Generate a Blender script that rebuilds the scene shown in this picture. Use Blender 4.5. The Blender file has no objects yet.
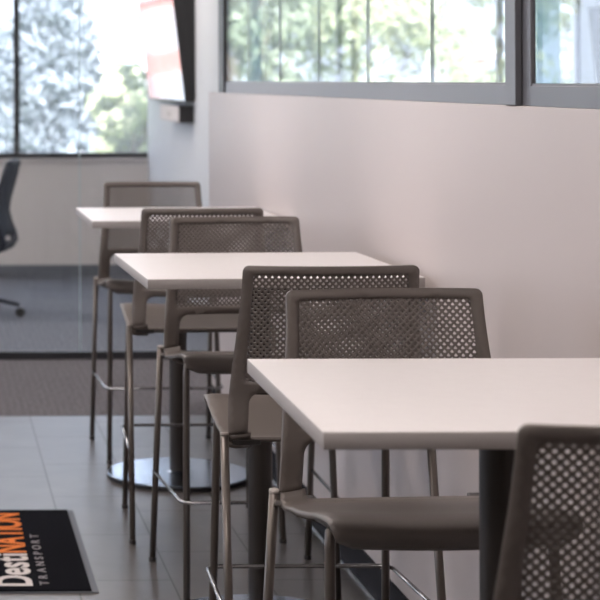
import bpy, bmesh, math, random
from mathutils import Vector, Matrix, geometry
random.seed(7)
S = bpy.context.scene
C = S.collection
PI = math.pi

# ------------------------------------------------------------------ materials
def mat(name, color, rough=0.5, metal=0.0, spec=0.5, bump=0.0, bscale=200, var=0.0, vscale=5, coat=0.0):
    m = bpy.data.materials.new(name); m.use_nodes = True
    nt = m.node_tree; b = nt.nodes['Principled BSDF']
    b.inputs['Base Color'].default_value = (*color, 1)
    b.inputs['Roughness'].default_value = rough
    b.inputs['Metallic'].default_value = metal
    b.inputs['Specular IOR Level'].default_value = spec
    b.inputs['Coat Weight'].default_value = coat
    tc = nt.nodes.new('ShaderNodeTexCoord')
    if var:
        n = nt.nodes.new('ShaderNodeTexNoise'); n.inputs['Scale'].default_value = vscale
        n.inputs['Detail'].default_value = 4
        r = nt.nodes.new('ShaderNodeMapRange')
        r.inputs['From Min'].default_value = .3; r.inputs['From Max'].default_value = .7
        r.inputs['To Min'].default_value = 1-var; r.inputs['To Max'].default_value = 1+var
        mx = nt.nodes.new('ShaderNodeVectorMath'); mx.operation = 'SCALE'
        mx.inputs[0].default_value = color
        nt.links.new(tc.outputs['Object'], n.inputs['Vector'])
        nt.links.new(n.outputs['Fac'], r.inputs['Value'])
        nt.links.new(r.outputs['Result'], mx.inputs['Scale'])
        nt.links.new(mx.outputs['Vector'], b.inputs['Base Color'])
    if bump:
        n = nt.nodes.new('ShaderNodeTexNoise'); n.inputs['Scale'].default_value = bscale
        bp = nt.nodes.new('ShaderNodeBump'); bp.inputs['Strength'].default_value = bump
        bp.inputs['Distance'].default_value = .001
        nt.links.new(tc.outputs['Object'], n.inputs['Vector'])
        nt.links.new(n.outputs['Fac'], bp.inputs['Height'])
        nt.links.new(bp.outputs['Normal'], b.inputs['Normal'])
    return m

def emis(name, color, strength):
    m = bpy.data.materials.new(name); m.use_nodes = True
    nt = m.node_tree; nt.nodes.clear()
    o = nt.nodes.new('ShaderNodeOutputMaterial'); e = nt.nodes.new('ShaderNodeEmission')
    e.inputs['Color'].default_value = (*color, 1); e.inputs['Strength'].default_value = strength
    nt.links.new(e.outputs[0], o.inputs['Surface']); return m

def glass(name, tint=(1, 1, 1), ior=1.45, haze=0):
    # thin architectural pane: clear transmission plus Fresnel mirror reflection
    m = bpy.data.materials.new(name); m.use_nodes = True
    nt = m.node_tree; nt.nodes.clear()
    o = nt.nodes.new('ShaderNodeOutputMaterial')
    t = nt.nodes.new('ShaderNodeBsdfTransparent'); t.inputs['Color'].default_value = (*tint, 1)
    g = nt.nodes.new('ShaderNodeBsdfGlossy'); g.inputs['Roughness'].default_value = 0.0
    f = nt.nodes.new('ShaderNodeFresnel')
    ge = nt.nodes.new('ShaderNodeNewGeometry'); mr = nt.nodes.new('ShaderNodeMapRange')
    mr.inputs['To Min'].default_value = ior; mr.inputs['To Max'].default_value = 1/ior   # same reflectance from both faces
    nt.links.new(ge.outputs['Backfacing'], mr.inputs['Value']); nt.links.new(mr.outputs[0], f.inputs['IOR'])
    x = nt.nodes.new('ShaderNodeMixShader')
    nt.links.new(f.outputs[0], x.inputs[0]); nt.links.new(t.outputs[0], x.inputs[1])
    nt.links.new(g.outputs[0], x.inputs[2]); nt.links.new(x.outputs[0], o.inputs['Surface'])
    if haze:      # painted haze: pales the view outside and scatters a part of the daylight
        tl = nt.nodes.new('ShaderNodeBsdfTranslucent'); tl.inputs['Color'].default_value = (.86, .92, 1, 1)
        y = nt.nodes.new('ShaderNodeMixShader'); y.inputs[0].default_value = haze
        nt.links.new(t.outputs[0], y.inputs[1]); nt.links.new(tl.outputs[0], y.inputs[2]); nt.links.new(y.outputs[0], x.inputs[1])
    return m

M = {}
M['plastic'] = mat('taupe moulded plastic', (.122, .104, .094), .42, bump=.15, bscale=900)
M['panel'] = mat('taupe perforated plastic', (.125, .107, .098), .5)
M['leg'] = mat('taupe metallic powder coat', (.13, .112, .10), .33, metal=.55)
M['cap'] = mat('leg end cap', (.30, .27, .25), .5)
M['bracket'] = mat('dark bracket', (.03, .027, .026), .45)
M['rod'] = mat('bright footrest rod', (.36, .36, .37), .22, metal=.9)
M['laminate'] = mat('white laminate', (.66, .63, .625), .38, bump=.05, bscale=300, var=.015, vscale=30)
M['edge'] = mat('table edge band', (.36, .335, .325), .5)
M['column'] = mat('dark bronze column', (.035, .029, .026), .38, metal=.3)
M['steel'] = mat('polished steel base', (.30, .35, .42), .2, metal=1)
M['black'] = mat('black rubber', (.012, .012, .013), .6)
M['wall'] = mat('warm white painted wall', (.50, .445, .43), .42, spec=.4, bump=.03, bscale=60, var=.012, vscale=1.5)
M['wall2'] = mat('pale grey wall', (.62, .63, .65), .7, bump=.05, bscale=90)
M['backwall'] = mat('greige back wall', (.62, .58, .56), .75, bump=.05, bscale=90)
M['ceil'] = mat('ceiling tiles', (.7, .69, .67), .9, bump=.4, bscale=80)
M['frame'] = mat('grey anodised frame', (.15, .15, .165), .38, metal=.35)
M['darkframe'] = mat('dark window frame', (.02, .02, .024), .45)
M['base'] = mat('dark vinyl baseboard', (.022, .022, .026), .85, spec=.1)
M['greybase'] = mat('grey vinyl baseboard', (.13, .14, .16), .5)
M['alu'] = mat('aluminium edge trim', (.62, .64, .68), .25, metal=1)
M['glass'] = glass('clear pane', (.97, .98, .985))
M['winglass'] = glass('window pane', (.94, .955, 1), 1.3, .09)
M['glassedge'] = mat('green glass edge', (.42, .52, .54), .3)
def frosted():
    m = bpy.data.materials.new('frosted pale blue glass'); m.use_nodes = True
    nt = m.node_tree; nt.nodes.clear(); o = nt.nodes.new('ShaderNodeOutputMaterial')
    t = nt.nodes.new('ShaderNodeBsdfTranslucent'); t.inputs['Color'].default_value = (.62, .80, .88, 1)
    d = nt.nodes.new('ShaderNodeBsdfDiffuse'); d.inputs['Color'].default_value = (.62, .78, .86, 1)
    x = nt.nodes.new('ShaderNodeMixShader'); x.inputs[0].default_value = .3
    nt.links.new(t.outputs[0], x.inputs[1]); nt.links.new(d.outputs[0], x.inputs[2]); nt.links.new(x.outputs[0], o.inputs['Surface'])
    return m
M['bluepanel'] = frosted()
M['screen'] = mat('glossy tv screen', (.01, .01, .012), .06, spec=.5)
M['tvblack'] = mat('tv black', (.014, .013, .014), .45)
M['greige'] = mat('greige grille', (.62, .55, .53), .6)
M['navy'] = mat('navy chair frame', (.012, .018, .032), .4)
M['navymesh'] = mat('navy chair mesh', (.02, .03, .05), .7)
M['matblack'] = mat('black mat pile', (.0022, .002, .0038), .95, bump=1, bscale=700, var=.25, vscale=60, spec=.06)
M['matedge'] = mat('grey mat rubber', (.10, .108, .125), .7)
M['orange'] = mat('orange mat pile', (.62, .17, .04), .95, bump=.8, bscale=700, spec=.1)
M['matwhite'] = mat('white mat pile', (.55, .50, .48), .95, bump=.8, bscale=700, spec=.1)
M['matgrey'] = mat('grey mat pile', (.26, .24, .25), .95, bump=.8, bscale=700, spec=.1)
M['lamp'] = emis('added ceiling light diffuser', (1, .90, .86), 7.3)
M['asphalt'] = mat('pale asphalt', (.42, .41, .40), .9, var=.15, vscale=.3)
M['grass'] = mat('grass', (.16, .22, .08), .95, var=.3, vscale=.5)
M['spruce'] = mat('blue spruce needles', (.21, .245, .29), .8, var=.45, vscale=1.3)
M['leafA'] = mat('green leaves', (.26, .31, .22), .7, var=.4, vscale=1.1)
M['leafB'] = mat('yellow green leaves', (.36, .39, .25), .7, var=.4, vscale=1.1)
M['bark'] = mat('bark', (.14, .10, .08), .9)
M['bldg'] = mat('pale facade', (.75, .76, .78), .8)
M['bldgwin'] = mat('facade window', (.38, .45, .52), .2)
M['red'] = mat('brick red wall', (.50, .25, .22), .8, var=.1, vscale=4)
M['carwhite'] = mat('white car paint', (.8, .8, .8), .2)
M['cargl'] = mat('car glass', (.05, .06, .07), .1)

def tile_floor():
    m = mat('porcelain tile', (.12, .12, .12), .27, spec=.95)
    nt = m.node_tree; b = nt.nodes['Principled BSDF']
    tc = nt.nodes.new('ShaderNodeTexCoord'); mp = nt.nodes.new('ShaderNodeMapping')
    mp.inputs['Rotation'].default_value = (0, 0, PI/2)
    # texture x runs along world y, texture y along world -x
    mp.inputs['Location'].default_value = (.316, .167, 0)
    br = nt.nodes.new('ShaderNodeTexBrick')
    br.inputs['Scale'].default_value = 1
    br.inputs['Brick Width'].default_value = .61; br.inputs['Row Height'].default_value = .307
    br.inputs['Mortar Size'].default_value = .003; br.inputs['Mortar Smooth'].default_value = .1
    br.inputs['Color1'].default_value = (.054, .047, .044, 1); br.inputs['Color2'].default_value = (.074, .065, .061, 1)
    br.inputs['Mortar'].default_value = (.02, .02, .02, 1)
    br.offset = .4
    n = nt.nodes.new('ShaderNodeTexNoise'); n.inputs['Scale'].default_value = 6; n.inputs['Detail'].default_value = 6
    mr = nt.nodes.new('ShaderNodeMapRange'); mr.inputs['To Min'].default_value = .35; mr.inputs['To Max'].default_value = 1.65
    sc = nt.nodes.new('ShaderNodeVectorMath'); sc.operation = 'SCALE'
    L = nt.links.new
    L(tc.outputs['Object'], mp.inputs['Vector']); L(mp.outputs[0], br.inputs['Vector'])
    L(tc.outputs['Object'], n.inputs['Vector']); L(n.outputs['Fac'], mr.inputs['Value'])
    L(br.outputs['Color'], sc.inputs[0]); L(mr.outputs[0], sc.inputs['Scale']); L(sc.outputs[0], b.inputs['Base Color'])
    rr = nt.nodes.new('ShaderNodeMapRange'); rr.inputs['To Min'].default_value = .34; rr.inputs['To Max'].default_value = .46   # grout is rough
    L(br.outputs['Fac'], rr.inputs['Value']); L(rr.outputs[0], b.inputs['Roughness'])
    bp = nt.nodes.new('ShaderNodeBump'); bp.inputs['Strength'].default_value = .3; bp.inputs['Distance'].default_value = .001
    iv = nt.nodes.new('ShaderNodeMath'); iv.operation = 'SUBTRACT'; iv.inputs[0].default_value = 1
    L(br.outputs['Fac'], iv.inputs[1]); L(iv.outputs[0], bp.inputs['Height']); L(bp.outputs[0], b.inputs['Normal'])
    return m
M['tile'] = tile_floor()

def carpet(name, c, scale):
    m = mat(name, c, .95, spec=.1)
    nt = m.node_tree; b = nt.nodes['Principled BSDF']; L = nt.links.new
    tc = nt.nodes.new('ShaderNodeTexCoord')
    v = nt.nodes.new('ShaderNodeTexNoise'); v.inputs['Scale'].default_value = scale; v.inputs['Detail'].default_value = 3
    w = nt.nodes.new('ShaderNodeTexWave'); w.inputs['Scale'].default_value = 9; w.inputs['Distortion'].default_value = 1.5
    w.bands_direction = 'X'
    mr = nt.nodes.new('ShaderNodeMapRange'); mr.inputs['From Min'].default_value = .3; mr.inputs['From Max'].default_value = .7
    mr.inputs['To Min'].default_value = .65; mr.inputs['To Max'].default_value = 1.35
    m2 = nt.nodes.new('ShaderNodeMapRange'); m2.inputs['To Min'].default_value = .95; m2.inputs['To Max'].default_value = 1.05
    mu = nt.nodes.new('ShaderNodeMath'); mu.operation = 'MULTIPLY'
    sc = nt.nodes.new('ShaderNodeVectorMath'); sc.operation = 'SCALE'; sc.inputs[0].default_value = c
    L(tc.outputs['Object'], v.inputs['Vector']); L(tc.outputs['Object'], w.inputs['Vector'])
    L(v.outputs['Fac'], mr.inputs['Value']); L(w.outputs['Fac'], m2.inputs['Value'])
    L(mr.outputs[0], mu.inputs[0]); L(m2.outputs[0], mu.inputs[1]); L(mu.outputs[0], sc.inputs['Scale'])
    L(sc.outputs[0], b.inputs['Base Color'])
    return m
M['carpet'] = carpet('brown grey carpet', (.135, .126, .132), 60)
M['carpet2'] = carpet('blue grey carpet', (.14, .15, .175), 45)

# ------------------------------------------------------------------ mesh helpers
def link(name, bm, m, parent=None, smooth=False, bevel=0, solid=0):
    me = bpy.data.meshes.new(name)
    bmesh.ops.recalc_face_normals(bm, faces=bm.faces[:]) if not solid else None
    bm.to_mesh(me); bm.free()
    me.materials.append(m)
    for p in me.polygons: p.use_smooth = smooth
    o = bpy.data.objects.new(name, me); C.objects.link(o)
    if parent: o.parent = parent
    if bevel:
        b = o.modifiers.new('bevel', 'BEVEL'); b.width = bevel; b.segments = 2; b.limit_method = 'ANGLE'
    if solid:
        s = o.modifiers.new('solid', 'SOLIDIFY'); s.thickness = solid; s.offset = 0
    return o

def box(bm, x0, x1, y0, y1, z0, z1):
    v = [bm.verts.new((x, y, z)) for x in (x0, x1) for y in (y0, y1) for z in (z0, z1)]
    for f in ((0,1,3,2),(4,6,7,5),(0,4,5,1),(2,3,7,6),(0,2,6,4),(1,5,7,3)):
        bm.faces.new([v[i] for i in f])
    return v

def boxobj(name, b, m, parent=None, bevel=0, kind=None):
    bm = bmesh.new(); box(bm, *b); o = link(name, bm, m, parent, bevel=bevel)
    if kind: o['kind'] = kind
    return o

def tube(bm, pts, r, n=12, cap=True):
    pts = [Vector(p) for p in pts]; rings = []
    if not hasattr(r, '__len__'): r = [r]*len(pts)
    up = None
    for i, p in enumerate(pts):
        a = pts[max(i-1, 0)]; b = pts[min(i+1, len(pts)-1)]
        t = (b-a).normalized()
        if up is None:
            up = t.orthogonal().normalized()
        up = (up - t*up.dot(t)).normalized(); s = t.cross(up)
        rings.append([bm.verts.new(p + (up*math.cos(2*PI*k/n) + s*math.sin(2*PI*k/n))*r[i]) for k in range(n)])
    for a, b in zip(rings, rings[1:]):
        for k in range(n): bm.faces.new((a[k], a[(k+1) % n], b[(k+1) % n], b[k]))
    if cap:
        bm.faces.new(rings[0][::-1]); bm.faces.new(rings[-1])

def lathe(bm, prof, n=48, c=(0, 0)):
    rings = [[bm.verts.new((c[0]+r*math.cos(2*PI*k/n), c[1]+r*math.sin(2*PI*k/n), z)) for k in range(n)] for r, z in prof]
    for a, b in zip(rings, rings[1:]):
        for k in range(n): bm.faces.new((a[k], a[(k+1) % n], b[(k+1) % n], b[k]))
    bm.faces.new(rings[0][::-1]); bm.faces.new(rings[-1])

def prism(bm, poly, axis, a, b):
    """poly: 2D points; extruded along axis ('x': pts are (y,z); 'y': (x,z))"""
    def P(u, v, w): return (w, u, v) if axis == 'x' else ((u, w, v) if axis == 'y' else (u, v, w))
    A = [bm.verts.new(P(u, v, a)) for u, v in poly]; B = [bm.verts.new(P(u, v, b)) for u, v in poly]
    bm.faces.new(A); bm.faces.new(B[::-1]); n = len(poly)
    for i in range(n): bm.faces.new((A[i], B[i], B[(i+1) % n], A[(i+1) % n]))

def thing(name, label, cat, loc=(0, 0, 0), rz=0, group=None):
    o = bpy.data.objects.new(name, None); C.objects.link(o)
    o.location = loc; o.rotation_euler = (0, 0, rz); o.empty_display_size = .1
    o['label'] = label; o['category'] = cat
    if group: o['group'] = group
    return o
def tag(o, label, cat, group=None):
    o['label'] = label; o['category'] = cat
    if group: o['group'] = group
def dup(o, parent=None):
    c = o.copy(); C.objects.link(c)
    if parent: c.parent = parent
    for ch in list(o.children): dup(ch, c)
    return c

# ------------------------------------------------------------------ setting
WX = 1.368           # face of the low wall
YB = 15.4            # back wall
YG = 10.85           # glass partition
CZ = 2.9
ST = 'structure'
boxobj('floor', (-5, WX+.1, -3, 9.02, -.1, 0), M['tile'], kind=ST)
boxobj('floor', (-5, 5.4, 9.02, YG, -.1, 0.002), M['carpet'], kind=ST)
boxobj('floor', (-5, 5.4, YG, YB, -.1, 0.002), M['carpet2'], kind=ST)
boxobj('floor', (WX+.1, 5.4, -3, 9.02, -.1, 0.002), M['carpet2'], kind=ST)
boxobj('ceiling', (-5.1, 5.5, -3.1, YB+.2, CZ, CZ+.2), M['ceil'], kind=ST)
for b in ((-3.1, 4.5, 0, CZ), (10.6, YB+.2, 0, CZ), (4.5, 10.6, 0, .9), (4.5, 10.6, 2.72, CZ)):
    boxobj('wall_left', (-5.1, -5, *b), M['wall2'], kind=ST)
for k in range(4):        # unseen windows added in the left wall to brighten the room
    y0 = 4.5+k*1.525; bm = bmesh.new()
    for b in ((y0, y0+1.525, .9, .945), (y0, y0+1.525, 2.675, 2.72), (y0, y0+.025, .945, 2.675), (y0+1.5, y0+1.525, .945, 2.675)): box(bm, -5.09, -5.01, *b)
    o = link('window_%d' % (30+k), bm, M['darkframe']); o['kind'] = ST
    boxobj('pane', (-5.055, -5.049, y0+.025, y0+1.5, .945, 2.675), M['winglass'], o)
boxobj('wall_rear', (-5, 5.4, -3.1, -3, 0, CZ), M['wall'], kind=ST)
boxobj('wall_far_right', (5.29, 5.5, -3, YB+.2, 0, CZ), M['wall2'], kind=ST)
# wall between the two back rooms (carries the tv)
boxobj('wall_tv', (1.74, 1.78, 11.5, YB, 0.002, CZ), M['wall2'], kind=ST)
boxobj('baseboard_tv', (1.73, 1.74, 11.5, YB, 0.002, .10), M['greybase'], kind=ST)
# back wall with sill
SZ = .965
boxobj('wall_back', (-5, 5.4, YB, YB+.2, 0.002, SZ), M['backwall'], kind=ST)
boxobj('wall_back', (-5, 5.4, YB, YB+.2, 2.72, CZ), M['backwall'], kind=ST)
boxobj('baseboard_back', (-5, 1.73, YB-.012, YB, 0.002, .095), M['greybase'], kind=ST)
boxobj('trim_sill', (-5, 5.29, YB-.03, YB, SZ-.02, SZ), M['backwall'], kind=ST)
# back windows: each one frame + mullions + pane
def window(n, x0, x1, y, z0, z1):
    bm = bmesh.new(); t = .045
    box(bm, x0, x1, y, y+.08, z0, z0+t); box(bm, x0, x1, y, y+.08, z1-t, z1)
    box(bm, x0, x0+.022, y, y+.08, z0+t, z1-t); box(bm, x1-.022, x1, y, y+.08, z0+t, z1-t)
    o = link('window_%d' % n, bm, M['darkframe'] if n < 5 else M['frame']); o['kind'] = ST
    boxobj('pane', (x0+.022, x1-.022, y+.035, y+.041, z0+t, z1-t), M['winglass'], o)
for n, (a, b) in enumerate([(-5, -2.0), (-2.0, -.67), (-.67, .67), (.67, 1.78), (1.78, 3.32), (3.32, 4.64), (4.64, 5.29)]):
    window(n+1, a, b, YB+.02, SZ, 2.72)

# glass partition between carpet strip and back room
o = boxobj('trim_track', (-5, 1.82, YG-.03, YG+.03, 0.002, .045), M['darkframe'], kind=ST)
boxobj('trim_head', (-5, 1.82, YG-.03, YG+.03, CZ-.06, CZ), M['darkframe'], kind=ST)
gx = [-5, -3.2, -1.95, -.65, .832, 1.82]
for i in range(5):
    p = boxobj('wall_glass', (gx[i]+.003, gx[i+1]-.003, YG-.005, YG+.005, .045, CZ-.06), M['glass'], kind=ST)
for i in range(1, 5):
    boxobj('trim_glass_joint', (gx[i]-.003, gx[i]+.003, YG-.006, YG+.006, .045, CZ-.06), M['glassedge'], kind=ST)

# low wall on the right with rail, panes, post
boxobj('wall_right', (WX, WX+.10, -3, 9.4, 0, 1.546), M['wall'], bevel=.002, kind=ST)
boxobj('baseboard_right', (WX-.006, WX, -3, 9.4, .008, .10), M['base'], kind=ST)
boxobj('trim_floor_edge', (WX-.022, WX, -3, 9.4, 0, .008), M['alu'], kind=ST)
def rail(y0, y1, zt=1.601, x0=WX+.012):
    bm = bmesh.new()
    prism(bm, [(x0, 1.546), (x0+.025, 1.546), (x0+.025, zt), (x0+.004, zt), (x0+.004, zt-.006), (x0, zt-.006)], 'y', y0, y1)
    o = link('trim_rail', bm, M['frame'], bevel=.001); o['kind'] = ST
rail(4.50, 8.94); rail(-3, 4.36, 1.599)
bm = bmesh.new()       # post with two steps
box(bm, WX-.004, WX+.013, 4.42, 4.50, 1.546, CZ); box(bm, WX+.013, WX+.026, 4.36, 4.50, 1.546, CZ)
link('trim_post', bm, M['frame'], bevel=.003)['kind'] = ST
boxobj('trim_post', (WX+.004, WX+.022, 8.94, 9.10, 1.546, CZ), M['darkframe'], bevel=.002, kind=ST)
boxobj('trim_head_rail', (WX+.012, WX+.035, -3, 9.04, CZ-.06, CZ), M['frame'], kind=ST)
ys = [-3, -1.5, 0, 1.5, 2.9, 4.36]; n = 11
segs = list(zip(ys, ys[1:])) + [(4.50, 5.26), (5.26, 6.04), (6.04, 6.81), (6.81, 7.58), (7.58, 8.34), (8.34, 8.94)]
for a, b in segs:
    boxobj('window_%d' % n, (WX+.020, WX+.028, a+.002, b-.002, 1.6, CZ-.06), M['glass'], kind=ST); n += 1
for y in (5.26, 6.04, 6.81, 7.58, 8.34):
    boxobj('trim_glass_joint', (WX+.019, WX+.029, y-.0012, y+.0012, 1.6, CZ-.06), M['glassedge'], kind=ST)
# pale panels in the second room near its windows
boxobj('trim_pale_panel', (2.40, 2.50, 14.4, 14.412, 0.002, CZ), M['bluepanel'], kind=ST)
boxobj('trim_pale_panel', (4.70, 4.89, 14.7, 14.712, 0.002, CZ), M['bluepanel'], kind=ST)

# ------------------------------------------------------------------ unseen ceiling lights, added to brighten the rooms
lights = [(-2.4, y) for y in (-.5, 2.6, 5.2, 7.8)] + [(.05, y) for y in (2.6, 5.2, 7.8)] + [(3.4, y) for y in (3, 7, 11.)] + [(-1, 13), (-3.2, 13), (.6, 12.2)]
l0 = None
for i, (x, y) in enumerate(lights):
    if l0 is None:
        t = l0 = thing('added_ceiling_light', '', 'ceiling light', (x, y, CZ))
        bm = bmesh.new()
        for b in ((-.6, .6, -.31, -.29, -.02, 0), (-.6, .6, .29, .31, -.02, 0), (-.62, -.6, -.31, .31, -.02, 0), (.6, .62, -.31, .31, -.02, 0)): box(bm, *b)
        link('light_frame', bm, M['ceil'], t)
        boxobj('diffuser', (-.6, .6, -.29, .29, -.012, -.004), M['lamp'], t)
    else:
        t = dup(l0); t.location = (x, y, CZ)
    t['label'] = 'rectangular white ceiling light panel, unseen, added above the room to brighten it'
    t['group'] = 'added ceiling light panels'

# ------------------------------------------------------------------ tables
def make_table():
    t = thing('bar_table', '', 'table')
    h = 1.067; a = .381
    bm = bmesh.new(); box(bm, -a, a, -a, a, h-.0275, h-.0012)
    top = link('tabletop', bm, M['edge'], t, bevel=.0015)
    bm = bmesh.new(); box(bm, -a+.0008, a-.0008, -a+.0008, a-.0008, h-.0012, h)
    link('laminate_surface', bm, M['laminate'], top)
    bm = bmesh.new(); lathe(bm, [(.0355, .022), (.0355, h-.045)], 40)
    link('column', bm, M['column'], t, smooth=False)
    for p in t.children[-1].data.polygons: p.use_smooth = len(p.vertices) == 4
    bm = bmesh.new()
    box(bm, -.28, .28, -.03, .03, h-.045, h-.0275); box(bm, -.03, .03, -.28, -.03, h-.045, h-.0275); box(bm, -.03, .03, .03, .28, h-.045, h-.0275)
    link('top_bracket', bm, M['column'], t, bevel=.002)
    bm = bmesh.new(); lathe(bm, [(.2835, .0158), (.2875, .0162), (.2875, .019), (.285, .0215), (.05, .024), (.0355, .030)], 96)
    o = link('base_disc', bm, M['steel'], t)
    bm = bmesh.new(); lathe(bm, [(.283, 0), (.289, .003), (.289, .0155), (.284, .0158)], 96)
    link('base_skirt', bm, M['black'], o)
    return t
T0 = make_table()
TG = None
tabs = [((.982, 3.277, 0), math.radians(-.7), 'white square bar table nearest the camera, its top reaching the right photo edge'),
        ((.949, 5.518, 0), math.radians(1.4), 'white square bar table in the middle of the row, between the other two'),
        ((.980, 7.620, 0), math.radians(.4), 'farthest white square bar table, standing on a round polished steel base')]
for i, (loc, rz, lab) in enumerate(tabs):
    t = T0 if i == 0 else dup(T0)
    t.location = loc; t.rotation_euler = (0, 0, rz); t['label'] = lab; t['group'] = 'white bar tables along the wall'

# ------------------------------------------------------------------ stools
# profile of the moulded shell along its centre line, local y (forward +) and z
prof = [(.248, .716), (.262, .731), (.264, .746), (.250, .758), (.220, .762), (.16, .757), (.08, .743), (0, .731),
        (-.08, .722), (-.130, .719), (-.160, .726), (-.180, .747), (-.190, .79), (-.198, .85), (-.210, .93), (-.226, 1.02), (-.241, 1.10), (-.252, 1.157)]
def dense(P, k=8):
    out = []
    for i in range(len(P)-1):
        p0 = P[max(i-1, 0)]; p1 = P[i]; p2 = P[i+1]; p3 = P[min(i+2, len(P)-1)]
        for j in range(k):
            t = j/k
            out.append(tuple(.5*((2*p1[c]) + (-p0[c]+p2[c])*t + (2*p0[c]-5*p1[c]+4*p2[c]-p3[c])*t*t + (-p0[c]+3*p1[c]-3*p2[c]+p3[c])*t**3) for c in (0, 1)))
    out.append(P[-1]); return out
DP = dense(prof)
AL = [0]
for a, b in zip(DP, DP[1:]): AL.append(AL[-1] + math.dist(a, b))
WT = AL[-1]
def at_w(w):
    w = min(max(w, 0), WT)
    lo, hi = 0, len(AL)-1
    while hi-lo > 1:
        m_ = (lo+hi)//2
        if AL[m_] <= w: lo = m_
        else: hi = m_
    t = (w-AL[lo])/max(AL[hi]-AL[lo], 1e-9)
    return DP[lo][0]*(1-t)+DP[hi][0]*t, DP[lo][1]*(1-t)+DP[hi][1]*t
def w_of_z(z):      # on the back only
    for i in range(len(DP)-1, 0, -1):
        if DP[i-1][1] <= z <= DP[i][1]: 
            t = (z-DP[i-1][1])/(DP[i][1]-DP[i-1][1]); return AL[i-1]+t*(AL[i]-AL[i-1])
    return 0
def sstep(a, b, x):
    t = min(max((x-a)/(b-a), 0), 1); return t*t*(3-2*t)
W_SEAT = w_of_z(.742)         # where the seat turns into the back
def shell(x, w):
    y, z = at_w(w)
    u = abs(x)/.24
    back = sstep(W_SEAT-.06, W_SEAT+.10, w)
    # back is hollow: sides forward of centre;  seat: slightly dished, sides raised then rolled
    y += back*(.038*u*u) + (1-back)*(-.018*u*u*sstep(.12, 0, w))
    mid = (1-back)*sstep(.02, .12, w)
    z += mid*(.008*sstep(.3, 1.0, u)*sstep(.36, .15, w) - .008*sstep(.9, 1.06, u)*sstep(.36, .15, w))
    z += (1-sstep(.02, .12, w))*(.004*u*u)
    z -= .006*sstep(.78, 1.0, u)*sstep(W_SEAT-.14, W_SEAT-.05, w)*(1-sstep(W_SEAT-.01, W_SEAT+.07, w))
    return Vector((x, y, z))
def hw(w):
    if w < W_SEAT:
        return .243 + .006*math.sin(PI*min(w/W_SEAT, 1))
    return .243 - .029*sstep(0, 1, (w-W_SEAT)/(WT-W_SEAT))*1.0
def rounded(poly, r, seg=6):
    """round the corners of a 2D polygon, r per corner"""
    out = []; n = len(poly)
    for i in range(n):
        p = Vector(poly[i]); a = Vector(poly[i-1]); b = Vector(poly[(i+1) % n])
        ri = r[i] if hasattr(r, '__len__') else r
        if ri <= 0: out.append((p.x, p.y)); continue
        da = (a-p).normalized(); db = (b-p).normalized()
        p0 = p+da*ri; p1 = p+db*ri
        for k in range(seg+1):
            t = k/seg; q = p0*(1-t)**2 + p*2*t*(1-t) + p1*t*t; out.append((q.x, q.y))
    return out
def resample(poly, step):
    out = []; n = len(poly)
    for i in range(n):
        a = Vector(poly[i]); b = Vector(poly[(i+1) % n]); L = (b-a).length
        k = max(1, round(L/step))
        for j in range(k): q = a.lerp(b, j/k); out.append((q.x, q.y))
    return out
def inside(pt, poly):
    x, y = pt; c = False; n = len(poly)
    for i in range(n):
        x1, y1 = poly[i]; x2, y2 = poly[i-1]
        if (y1 > y) != (y2 > y) and x < (x2-x1)*(y-y1)/(y2-y1)+x1: c = not c
    return c
def dist_poly(pt, poly):
    return min(math.dist(pt, q) for q in poly)
def sheet(outer, holes, step, f):
    loops = [outer]+holes
    pts = []; edges = []
    for lp in loops:
        s = len(pts); pts += lp; edges += [(s+i, s+(i+1) % len(lp)) for i in range(len(lp))]
    xs = [p[0] for p in outer]; ys_ = [p[1] for p in outer]
    allc = list(pts)
    nx = int((max(xs)-min(xs))/step)+1; ny = int((max(ys_)-min(ys_))/step)+1
    for i in range(nx+1):
        for j in range(ny+1):
            q = (min(xs)+i*step+(step/2 if j % 2 else 0), min(ys_)+j*step)
            if inside(q, outer) and not any(inside(q, h) for h in holes) and dist_poly(q, allc) > step*.6: pts.append(q)
    r = geometry.delaunay_2d_cdt([Vector(p) for p in pts], edges, [], 0, 1e-6)
    V, F = r[0], r[2]
    bm = bmesh.new(); vs = [bm.verts.new(f(v.x, v.y)) for v in V]
    for t in F:
        c = (sum(V[i].x for i in t)/3, sum(V[i].y for i in t)/3)
        if inside(c, outer) and not any(inside(c, h) for h in holes):
            bm.faces.new([vs[i] for i in t])
    bmesh.ops.delete(bm, geom=[v for v in bm.verts if not v.link_faces], context='VERTS')
    return bm

def side_pts(w0, w1, k, sgn):
    return [(sgn*hw(w0+(w1-w0)*i/k), w0+(w1-w0)*i/k) for i in range(k+1)]

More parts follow.
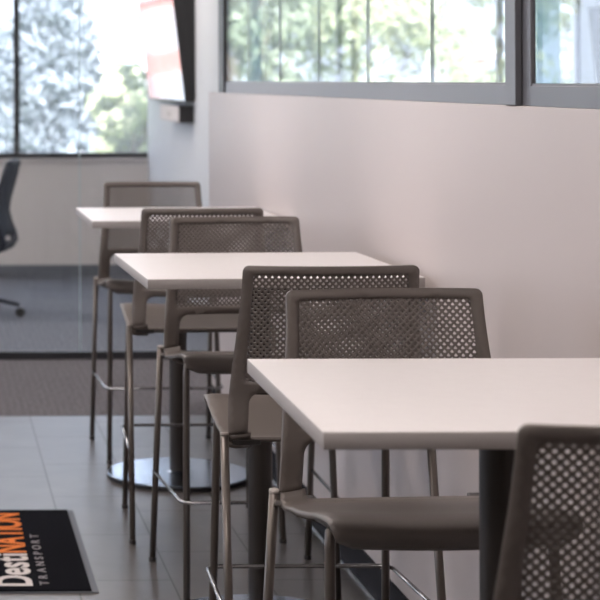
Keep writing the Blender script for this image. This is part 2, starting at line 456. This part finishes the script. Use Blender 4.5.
WR = [AL[i] for i, p in enumerate(DP) if p[0] <= -.150][0]
W_B = w_of_z(.842)       # lower edge of the back's cross bar
W_M0 = w_of_z(.868); W_M1 = w_of_z(1.136)
def make_stool():
    t = thing('bar_stool', '', 'stool')
    # --- seat sheet
    op = W_SEAT-.004
    left = side_pts(0.0, W_SEAT, 24, -1); right = side_pts(0.0, W_SEAT, 24, 1)
    # front corners rounded
    def fr(lst):
        out = []
        for x, w in lst:
            if w < .055: x = math.copysign(abs(x) - .045*(1-math.sqrt(max(0, 1-((.055-w)/.055)**2))), x)
            out.append((x, w))
        return out
    xs_, wd = .188, WR       # rear edge of the pan dips between the two straps
    dip = [(-xs_, W_SEAT), (-xs_, wd), (xs_, wd), (xs_, W_SEAT)]
    dip = rounded(dip, [0, .015, .015, 0], 6)
    outer = fr(left) + dip + fr(right)[::-1]
    outer = resample(outer, .012)
    bm = sheet(outer, [], .012, shell)
    s = link('seat', bm, M['plastic'], t, smooth=True, solid=.009)
    # --- back frame
    L = side_pts(W_SEAT, WT, 24, -1); R = side_pts(W_SEAT, WT, 24, 1)[::-1]
    xi = .185
    contour = L[:-1] + rounded([(-hw(WT), WT), (hw(WT), WT)], 0)
    contour = L[:-1]
    # top with rounded corners
    h_ = hw(WT); rc = .014
    contour = [p for p in L if p[1] < WT-rc]
    contour += [(-h_+rc*(1-math.cos(a)), WT-rc+rc*math.sin(a)) for a in [PI/2*k/6 for k in range(7)]]
    contour += [(h_-rc*(1-math.cos(a)), WT-rc+rc*math.sin(a)) for a in [PI/2*k/6 for k in range(6, -1, -1)]]
    contour += [p for p in R if p[1] < WT-rc]
    # bottom: strap, opening with round top corners
    xi = .192; r2 = .030
    contour += [(xi+.004, W_SEAT)]
    contour += [(xi-r2*(1-math.cos(a)), W_B-r2+r2*math.sin(a)) for a in [PI/2*k/7 for k in range(8)]]
    contour += [(-xi+r2*(1-math.cos(a)), W_B-r2+r2*math.sin(a)) for a in [PI/2*k/7 for k in range(7, -1, -1)]]
    contour += [(-xi-.004, W_SEAT)]
    contour = resample(contour, .011)
    hole = rounded([(-hw(W_M0)+.034, W_M0), (-hw(W_M1)+.026, W_M1), (hw(W_M1)-.026, W_M1), (hw(W_M0)-.034, W_M0)], .010, 4)
    hole = resample(hole, .011)
    bm = sheet(contour, [hole], .012, shell)
    b = link('backrest', bm, M['plastic'], t, smooth=True, solid=.010)
    # --- perforated panel: diamond cells, each with a rounded triangular hole
    px, pw = .0152, .0156
    bm = bmesh.new(); cache = {}
    def V(x, w):
        k = (round(x*1e5), round(w*1e5))
        if k not in cache: cache[k] = bm.verts.new(shell(x, w))
        return cache[k]
    j = 0
    w = W_M0-.006
    while w < W_M1+.006:
        off = px/2 if j % 2 else 0
        for i in range(-15, 16):
            cx = i*px+off
            frac = (w-W_M0)/(W_M1-W_M0)
            lim = (hw(W_M0)-.034)*(1-frac)+(hw(W_M1)-.026)*frac
            if abs(cx) > lim+.004: continue
            out = [(cx+px/2*a, w+pw/2*b_) for a, b_ in ((1, 0), (.5, .5), (0, 1), (-.5, .5), (-1, 0), (-.5, -.5), (0, -1), (.5, -.5))]
            tri = [(.70, -.22), (.38, .24), (0, .74), (-.38, .24), (-.70, -.22), (-.36, -.50), (0, -.54), (.36, -.50)]
            inn = [(cx+px/2*a*.75, w+pw/2*b_*.75) for a, b_ in tri]
            vo = [V(*p) for p in out]; vi = [V(*p) for p in inn]
            for k in range(8):
                bm.faces.new((vo[k], vo[(k+1) % 8], vi[(k+1) % 8], vi[k]))
        w += pw/2; j += 1
    link('perforated_panel', bm, M['panel'], b, smooth=True, solid=.0035)
    # --- legs
    r = .0107
    for sx in (-1, 1):
        ft = (sx*.238, .155, .742); ff = (sx*.233, .215, .012)
        bm = bmesh.new(); tube(bm, [(sx*.205, .145, .742), (sx*.219, .152, .728), (sx*.222, .158, .70), ff], r)
        lg = link('leg', bm, M['leg'], t, smooth=True)
        bm = bmesh.new(); lathe(bm, [(r-.001, 0), (r+.0015, .001), (r+.0015, .014), (r-.001, .016)], 16, (ff[0], ff[1]))
        link('foot_cap', bm, M['bracket'], lg)
        rt = Vector((sx*.2535, -.172, .738)); rf = Vector((sx*.261, -.325, .012))
        bm = bmesh.new(); tube(bm, [rt, rf], r)
        lg = link('leg', bm, M['leg'], t, smooth=True)
        d = (rt-rf).normalized()
        bm = bmesh.new(); tube(bm, [rt-d*.002, rt+d*.003, rt+d*.0045], [r+.0006, r+.0006, r-.002], 16)
        link('end_cap', bm, M['cap'], lg, smooth=False)
        bm = bmesh.new(); lathe(bm, [(r-.001, 0), (r+.0015, .001), (r+.0015, .014), (r-.001, .016)], 16, (rf.x, rf.y))
        link('foot_cap', bm, M['bracket'], lg)
    # --- under-seat frame: cross rails and side arms reaching the outside legs
    bm = bmesh.new()
    for yy, zz, xx in ((-.06, .706, .232), (.12, .722, .210)):
        tube(bm, [(-xx, yy, zz+.012), (-xx+.04, yy, zz), (xx-.04, yy, zz), (xx, yy, zz+.012)], .009)
    for sx in (-1, 1):
        tube(bm, [(sx*.19, -.13, .703), (sx*.19, .12, .722)], .009)
    for sx in (-1, 1): tube(bm, [(sx*.2535, -.170, .716), (sx*.225, -.160, .708), (sx*.19, -.13, .703)], .008)
    link('seat_frame', bm, M['leg'], t, smooth=True)
    for sx in (-1, 1):
        bm = bmesh.new()
        prism(bm, [(-.185, .726), (-.14, .716), (-.09, .715), (-.05, .717), (-.06, .708), (-.13, .703), (-.18, .712)], 'x', sx*.165, sx*.232)
        link('bracket', bm, M['bracket'], t, bevel=.003)
    # --- footrest ring
    z = .314
    x0 = .262
    yr = -.325+(-.172+.325)*(z-.012)/.726
    path = [(-.294, yr, z)]
    pts = [(-.262, yr+.01), (-.246, .178), (-.238, .198), (-.212, .208), (.212, .208), (.238, .198), (.246, .178), (.262, yr+.01)]
    bm = bmesh.new(); tube(bm, [(x, y, z) for x, y in pts], .0058, 12)
    link('footrest', bm, M['rod'], t, smooth=True)
    return t
S0 = make_stool()
stools = [((.978, 3.83), PI, 'bar stool facing the camera across the nearest table, its back rising behind that tabletop'),
          ((.981, 2.69), 0, 'dark blurred bar stool cut off by the lower right corner of the photo'),
          ((.962, 4.80), 0, 'bar stool at the near side of the middle table, dark back turned to the camera'),
          ((.990, 5.97), PI, 'bar stool facing the camera behind the middle table, its seat showing beneath the tabletop'),
          ((.940, 6.85), 0, 'mostly hidden bar stool at the near side of the farthest table, back towards the camera'),
          ((.958, 8.10), PI, 'farthest bar stool of the row, facing the camera behind the farthest table')]
rots = [3, -.8, 0, 1.5, 0, 0]
for i, ((x, y), rz, lab) in enumerate(stools):
    t = S0 if i == 0 else dup(S0)
    t.location = (x, y, 0 if y < 9 else .002); t.rotation_euler = (0, 0, rz+math.radians(rots[i])); t['label'] = lab
    t['group'] = 'taupe bar stools at the bar tables'

# ------------------------------------------------------------------ door mat with lettering
MX1, MY0, MY1 = .508, 5.90, 7.02
mt = thing('door_mat', 'black carpet mat with orange and white lettering on the tile floor', 'mat', (MX1-.45, (MY0+MY1)/2, 0))
def mw(x, y): return x-(MX1-.45), y-(MY0+MY1)/2
hx, hy = .45, (MY1-MY0)/2
boxobj('rubber_border', (-1.4, hx, -hy, hy, 0, .004), M['matedge'], mt, bevel=.001)
boxobj('pile', (-1.385, hx-.022, -hy+.006, hy-.008, .004, .009), M['matblack'], mt, bevel=.002)
def text(body, name, capz, x_base, y_start, length, m, gap):
    """one mesh per letter; the line runs away from the camera, tops of the letters towards -x"""
    glyphs = []
    for ch in body:
        cu = bpy.data.curves.new(name, 'FONT'); cu.body = ch; cu.size = 1
        cu.offset = .022 if capz > .05 else .01
        to = bpy.data.objects.new(name, cu); C.objects.link(to)
        bpy.context.view_layer.update()
        me = bpy.data.meshes.new_from_object(to.evaluated_get(bpy.context.evaluated_depsgraph_get()))
        C.objects.unlink(to); bpy.data.objects.remove(to)
        xs = [v.co.x for v in me.vertices]
        glyphs.append((me, min(xs), max(xs)))
    tot = sum(b-a for _, a, b in glyphs)+gap*(len(glyphs)-1); k = length/tot; sy = capz/.73; cur = 0
    bx, by = mw(x_base, y_start)
    for me, a, b in glyphs:
        for v in me.vertices: v.co = Vector((bx-v.co.y*sy, by+(cur+v.co.x-a)*k, .0093))
        cur += b-a+gap
        bm = bmesh.new(); bm.from_mesh(me)
        r = bmesh.ops.extrude_face_region(bm, geom=bm.faces[:])
        for e in r['geom']:
            if isinstance(e, bmesh.types.BMVert): e.co.z += .0008
        o = link(name, bm, m, mt); o['label'] = m.name.split()[0]+' letter on the mat'
text('Desti', 'letter', .118, .300, 5.955, .405, M['matwhite'], .05)
text('NATION', 'letter', .118, .300, 6.375, .575, M['orange'], .04)
text('TRANSPORT', 'letter', .030, .355, 5.965, .66, M['matgrey'], .45)

# ------------------------------------------------------------------ television on the far wall
def make_tv(w, h):
    """origin at wall, bottom centre; screen faces -x, length along y"""
    t = thing('television', '', 'television')
    th = math.radians(6.5)
    def P(u, v): # u out of wall (towards -x), v up
        return (-(u*math.cos(th)+v*math.sin(th)), -u*math.sin(th)+v*math.cos(th))
    def slab(name, u0, u1, y0, y1, v0, v1, m, par, bev=0):
        bm = bmesh.new(); prism(bm, [P(u0, v0), P(u1, v0), P(u1, v1), P(u0, v1)], 'y', y0, y1)
        return link(name, bm, m, par, bevel=bev)
    c = slab('casing', .005, .068, -w/2, w/2, 0, h, M['tvblack'], t, .004)
    slab('screen', .0682, .070, -w/2+.015, w/2-.015, .015, h-.015, M['screen'], t)
    bm = bmesh.new(); prism(bm, [(-.0, .02), P(.0045, .02), P(.0045, h*.8), (-.0, h*.8)], 'y', -w/2+.01, w/2-.01)
    link('back_housing', bm, M['tvblack'], t)
    bm = bmesh.new(); box(bm, -.10, -.002, -.3, .3, h*.81, h*.9)
    link('wall_bracket', bm, M['tvblack'], t)
    return t
tv = make_tv(2.10, 1.19); tv.location = (1.739, 13.60, 1.462)
tv['label'] = 'large black television tilted out from the pale wall beside the window'
tv2 = make_tv(2.0, .95); tv2.location = (5.278, 13.7, 1.22)
tv2['label'] = 'dark wall screen at the right photo edge, seen through the upper glass'
[c for c in tv2.children if c.name.startswith('screen')][0].data.materials[0] = M['tvblack']
tv['group'] = tv2['group'] = 'wall televisions'
sb = thing('speaker_bar', 'small pale fronted black box on the wall under the television', 'speaker', (1.74, 13.15, 1.318))
boxobj('casing', (-.100, 0, -.52, .52, 0, .115), M['tvblack'], sb, bevel=.004)
boxobj('grille', (-.106, -.1005, -.52, .51, .004, .111), M['greige'], sb)
boxobj('badge', (-.108, -.1062, -.10, .08, .03, .07), M['matwhite'], sb)

# ------------------------------------------------------------------ office chair behind the glass
oc = thing('office_chair', 'dark navy mesh office chair at the left photo edge, behind the glass', 'chair', (.25, 12.85, .002), math.radians(-14))
bm = bmesh.new(); lathe(bm, [(.03, .10), (.03, .40), (.022, .40), (.022, .46)], 20); link('gas_column', bm, M['navy'], oc)
for k in range(5):
    a = 2*PI*k/5 + .06
    ca, sa = math.cos(a), math.sin(a)
    bm = bmesh.new(); tube(bm, [(.02*ca, .02*sa, .13), (.2*ca, .2*sa, .105), (.325*ca, .325*sa, .078)], [.024, .018, .013], 10)
    lg = link('base_arm', bm, M['navy'], oc, smooth=True)
    bm = bmesh.new()
    for s in (-.013, .013):
        c0 = Vector((.33*ca-s*sa*1.0, .33*sa+s*ca, .030)); ax = Vector((-sa, ca, 0))
        tube(bm, [c0-ax*.009, c0+ax*.009], .030, 16)
    link('caster', bm, M['black'], lg)
bm = bmesh.new()
prism(bm, rounded([(-.27, .455), (.20, .455), (.21, .50), (.0, .515), (-.25, .525), (-.29, .49)], .015, 3), 'y', -.24, .24)
link('seat', bm, M['navymesh'], oc, bevel=.015)
bm = bmesh.new(); prism(bm, [(-.08, .42), (.10, .42), (.14, .455), (-.1, .455)], 'y', -.1, .1); link('mechanism', bm, M['navy'], oc, bevel=.008)
bc = [(.10, .430), (.19, .445), (.245, .475), (.265, .515), (.255, .56), (.225, .63), (.205, .71), (.215, .79), (.24, .88), (.265, .97), (.285, 1.045)]
bm = bmesh.new()
for s in (-1, 1):
    tube(bm, [(x, s*(.20 if i > 3 else .10+.03*i), z) for i, (x, z) in enumerate(bc)], [.018]*4+[.016]*6+[.014], 10)
tube(bm, [(.285, -.20, 1.045), (.293, -.1, 1.055), (.295, 0, 1.058), (.293, .1, 1.055), (.285, .20, 1.045)], .014, 10)
bf = link('back_frame', bm, M['navy'], oc, smooth=True)
bm = bmesh.new(); rows = []
for x, z in bc[4:]: rows.append([bm.verts.new((x+.02*(1-(y/.2)**2), y, z)) for y in [(-.2+.4*k/8) for k in range(9)]])
for a, b in zip(rows, rows[1:]):
    for k in range(8): bm.faces.new((a[k], a[k+1], b[k+1], b[k]))
link('back_mesh', bm, M['navymesh'], oc, smooth=True, solid=.004)
bm = bmesh.new()
bm.free()
for s in (-1, 1):
    bm = bmesh.new(); tube(bm, [(.205, s*.2, .60), (.23, s*.2, .55), (.235, s*.2, .50), (.19, s*.2, .475)], .012, 8)
    link('lumbar_loop', bm, M['navy'], oc, smooth=True)
for s in (-1, 1):
    bm = bmesh.new(); tube(bm, [(-.02, s*.2, .45), (-.02, s*.27, .47), (-.02, s*.28, .66)], .014, 10)
    ar = link('arm_post', bm, M['navy'], oc, smooth=True)
    boxobj('arm_pad', (-.14, .10, s*.28-.035, s*.28+.035, .655, .68), M['navy'], ar, bevel=.01)

# ------------------------------------------------------------------ outside
GZ = -1.6
g = boxobj('ground', (-90, 130, -40, 200, GZ-.3, GZ), M['asphalt'], kind=ST)
boxobj('lawn', (-60, 90, 20, 44, GZ, GZ+.03), M['grass'], kind=ST)

def leaf_mesh(bm, p, s, nrm, aspect=1.6):
    n = nrm.normalized(); a = n.orthogonal().normalized(); a.rotate(Matrix.Rotation(random.random()*2*PI, 3, n)); b = n.cross(a)
    q = [p+a*s*aspect, p+b*s*.5, p-a*s*aspect, p-b*s*.5]
    bm.faces.new([bm.verts.new(v) for v in q])
def rnd():
    return Vector((random.gauss(0, 1), random.gauss(0, 1), random.gauss(0, 1))).normalized()
def spruce(h, r, label, loc, seed, group=None):
    random.seed(seed)
    t = thing('spruce_tree', label, 'tree', loc, random.random()*6, group)
    bm = bmesh.new(); tube(bm, [(0, 0, -.05), (0, 0, h*.5), (0, 0, h)], [h*.013, h*.007, .01], 8); link('trunk', bm, M['bark'], t)
    bm = bmesh.new()
    nb = 300
    for i in range(nb):
        f = (i+random.random())/nb; z = h*(.06+.93*f**.9); R = r*(1-f)**.85*(.75+.35*random.random())+.05
        a = random.random()*2*PI; d = Vector((math.cos(a), math.sin(a), 0))
        k = int(12+46*(R/r))
        for j in range(k):
            u = random.random()**.6
            p = Vector((0, 0, z)) + d*R*u + Vector((0, 0, -R*.28*u*u+R*.05)) + Vector((-d.y, d.x, 0))*random.gauss(0, .10+.16*R*u*(1.15-u)*1.4) + Vector((0, 0, -abs(random.gauss(0, .07))))
            leaf_mesh(bm, p, random.uniform(.06, .12), rnd()+Vector((0, 0, .5)), 2.0)
    link('foliage', bm, M['spruce'], t); return t
def broadleaf(h, r, label, loc, seed, m, group=None, low=.25):
    random.seed(seed)
    t = thing('broadleaf_tree', label, 'tree', loc, random.random()*6, group)
    bm = bmesh.new(); tube(bm, [(0, 0, -.05), (.05, 0, h*.3), (0, .05, h*.7)], [h*.03, h*.022, .03], 8)
    for k in range(6):
        a = k*1.05; tube(bm, [(.03, 0, h*(.25+.06*k)), (r*.6*math.cos(a), r*.6*math.sin(a), h*(.5+.06*k))], [h*.014, .02], 6)
    link('trunk', bm, M['bark'], t)
    bm = bmesh.new()
    for c in range(38):
        v = rnd()*random.random()**.4
        c0 = Vector((v.x*r, v.y*r, h*(low+(1-low)/2) + v.z*h*(1-low)/2)); R = r*random.uniform(.22, .40)
        for j in range(150):
            d = rnd(); leaf_mesh(bm, c0+d*R*(.75+.3*random.random()), random.uniform(.07, .13), d+rnd()*.6, 1.2)
    link('foliage', bm, m, t); return t
def atp(px, d, z=GZ): return ((px+65)*d/1880, d, z)
spruce(6.5, 2.35, 'large blue spruce filling the left window pane, behind the glass', atp(52, 40), 3)
broadleaf(3.6, .8, 'yellow green shrubby tree between spruce and television outside the window', atp(134, 34), 4, M['leafB'], low=.1)
spruce(5.2, 1.9, 'pale spruce at the left photo edge outside, left of the dark mullion', atp(-12, 47), 5)
for i, (px, d, h, r, mm, lab) in enumerate([
        (232, 31, 8, 1.3, 'leafA', 'dark green tree outside, leftmost behind the upper glass'),
        (296, 38, 9, 2.0, 'leafB', 'light green tree outside, left of the grey window mullion'),
        (372, 33, 9, 1.7, 'leafB', 'pale green tree outside, just right of the grey window mullion'),
        (338, 46, 10, 2.6, 'leafA', 'green tree far outside, behind the grey window mullion'),
        (465, 52, 3.6, 1.0, 'leafA', 'small round green tree outside before the bright sky, left of the post'),
        (412, 50, 7.6, 2.0, 'leafB', 'yellowish tree outside, where the foliage gives way to bright sky'),
        (536, 40, 7, 1.3, 'leafA', 'green tree outside, in the narrow pane right of the grey post')]):
    broadleaf(h, r, lab, atp(px, d), 20+i, M[mm], group='trees outside the windows', low=.18)
for i, (x, d, h, r, mm, lab) in enumerate([(-3.4, 36, 8, 2.0, 'leafA', 'green tree outside beyond the left photo edge, seen only mirrored in the upper glass'),
        (-8.3, 40, 9, 2.4, 'leafB', 'light green tree outside, far beyond the left photo edge, seen only mirrored')]):
    broadleaf(h, r, lab, (x, d, GZ), 60+i, M[mm], group='trees outside the windows', low=.18)
# bush below
broadleaf(2.0, .8, 'low dark bush outside at the foot of the spruce', atp(86, 30), 41, M['leafA'], low=0)

def building(name, label, loc, w, d, h, nx, nz, m):
    t = thing(name, label, 'building', loc)
    boxobj('walls', (-w/2, w/2, 0, d, -.3, h), m, t)
    boxobj('roof', (-w/2-.2, w/2+.2, -.2, d+.2, h, h+.3), M['bldg'], t)
    for i in range(nx):
        for k in range(nz):
            cx = -w/2+(i+.5)*w/nx; cz = (k+.5)*h/nz; a = w/nx*.33; b = h/nz*.3
            f = boxobj('window_frame', (cx-a-.06, cx+a+.06, -.05, 0, cz-b-.06, cz+b+.06), M['bldg'], t)
            boxobj('pane', (cx-a, cx+a, -.06, -.05, cz-b, cz+b), M['bldgwin'], f)
    return t
building('office_building', 'pale building with a grid of windows outside, above the shrubby tree', atp(112, 95), 5.2, 10, 12, 5, 7, M['bldg'])
building('brick_house', 'reddish brick house outside beyond the left photo edge, mirrored in the television screen', (-6.4, 66, GZ), 4.5, 8, 4.6, 3, 2, M['red'])
building('shed', 'reddish low building outside, seen small through the upper glass', atp(455, 66), 2.4, 6, 3.9, 3, 1, M['red'])

def car(label, loc, rz):
    t = thing('car', label, 'car', loc, rz, 'cars parked outside')
    bm = bmesh.new()
    prism(bm, [(-2.2, .35), (-2.2, .8), (-1.9, .95), (-1.3, 1.0), (-.7, 1.45), (.8, 1.47), (1.5, 1.0), (2.1, .88), (2.25, .6), (2.2, .35)], 'y', -.85, .85)
    link('body', bm, M['carwhite'], t, bevel=.06)
    bm = bmesh.new(); prism(bm, [(-1.15, 1.02), (-.65, 1.38), (.75, 1.4), (1.3, 1.02)], 'y', -.865, .865)
    link('side_window', bm, M['cargl'], t)
    for x in (-1.35, 1.35):
        for s in (-1, 1):
            bm = bmesh.new(); tube(bm, [(x, s*.70, .33), (x, s*.90, .33)], .33, 20); link('wheel', bm, M['black'], t)
car('white parked car outside, low in the window beside the television', atp(138, 60), .1)
car('white parked car outside, seen low through the upper glass left of the post', atp(487, 84), .0)

# ------------------------------------------------------------------ light
w = bpy.data.worlds.new('sky'); S.world = w; w.use_nodes = True
nt = w.node_tree; bg = nt.nodes['Background']
bg.inputs['Color'].default_value = (.82, .88, 1.0, 1); bg.inputs['Strength'].default_value = 1.3
sl = bpy.data.lights.new('sun', 'SUN'); sl.energy = 10; sl.angle = math.radians(1); sl.color = (1, .93, .82)
so = bpy.data.objects.new('sun', sl); C.objects.link(so)
so.rotation_euler = Vector((.04, -.75, .62)).to_track_quat('Z', 'Y').to_euler()
so.location = (20, -20, 30)

# ------------------------------------------------------------------ camera
cam = bpy.data.cameras.new('camera'); co = bpy.data.objects.new('camera', cam); C.objects.link(co)
cam.sensor_width = 36; cam.lens = 1880/600*36
cam.shift_x = (300+65)/600; cam.shift_y = -(300-80)/600
co.location = (0, 0, 1.613)
co.rotation_euler = (Matrix.Rotation(PI/2, 4, 'X') @ Matrix.Rotation(math.radians(-.25), 4, 'Z')).to_euler()
cam.clip_start = .05; cam.clip_end = 500
cam.dof.use_dof = True; cam.dof.focus_distance = 4.25; cam.dof.aperture_fstop = 7.2
S.camera = co
S.view_settings.view_transform = 'Standard'; S.view_settings.look = 'None'
S.view_settings.exposure = 1.3; S.view_settings.gamma = 1; S.view_settings.use_curve_mapping = False
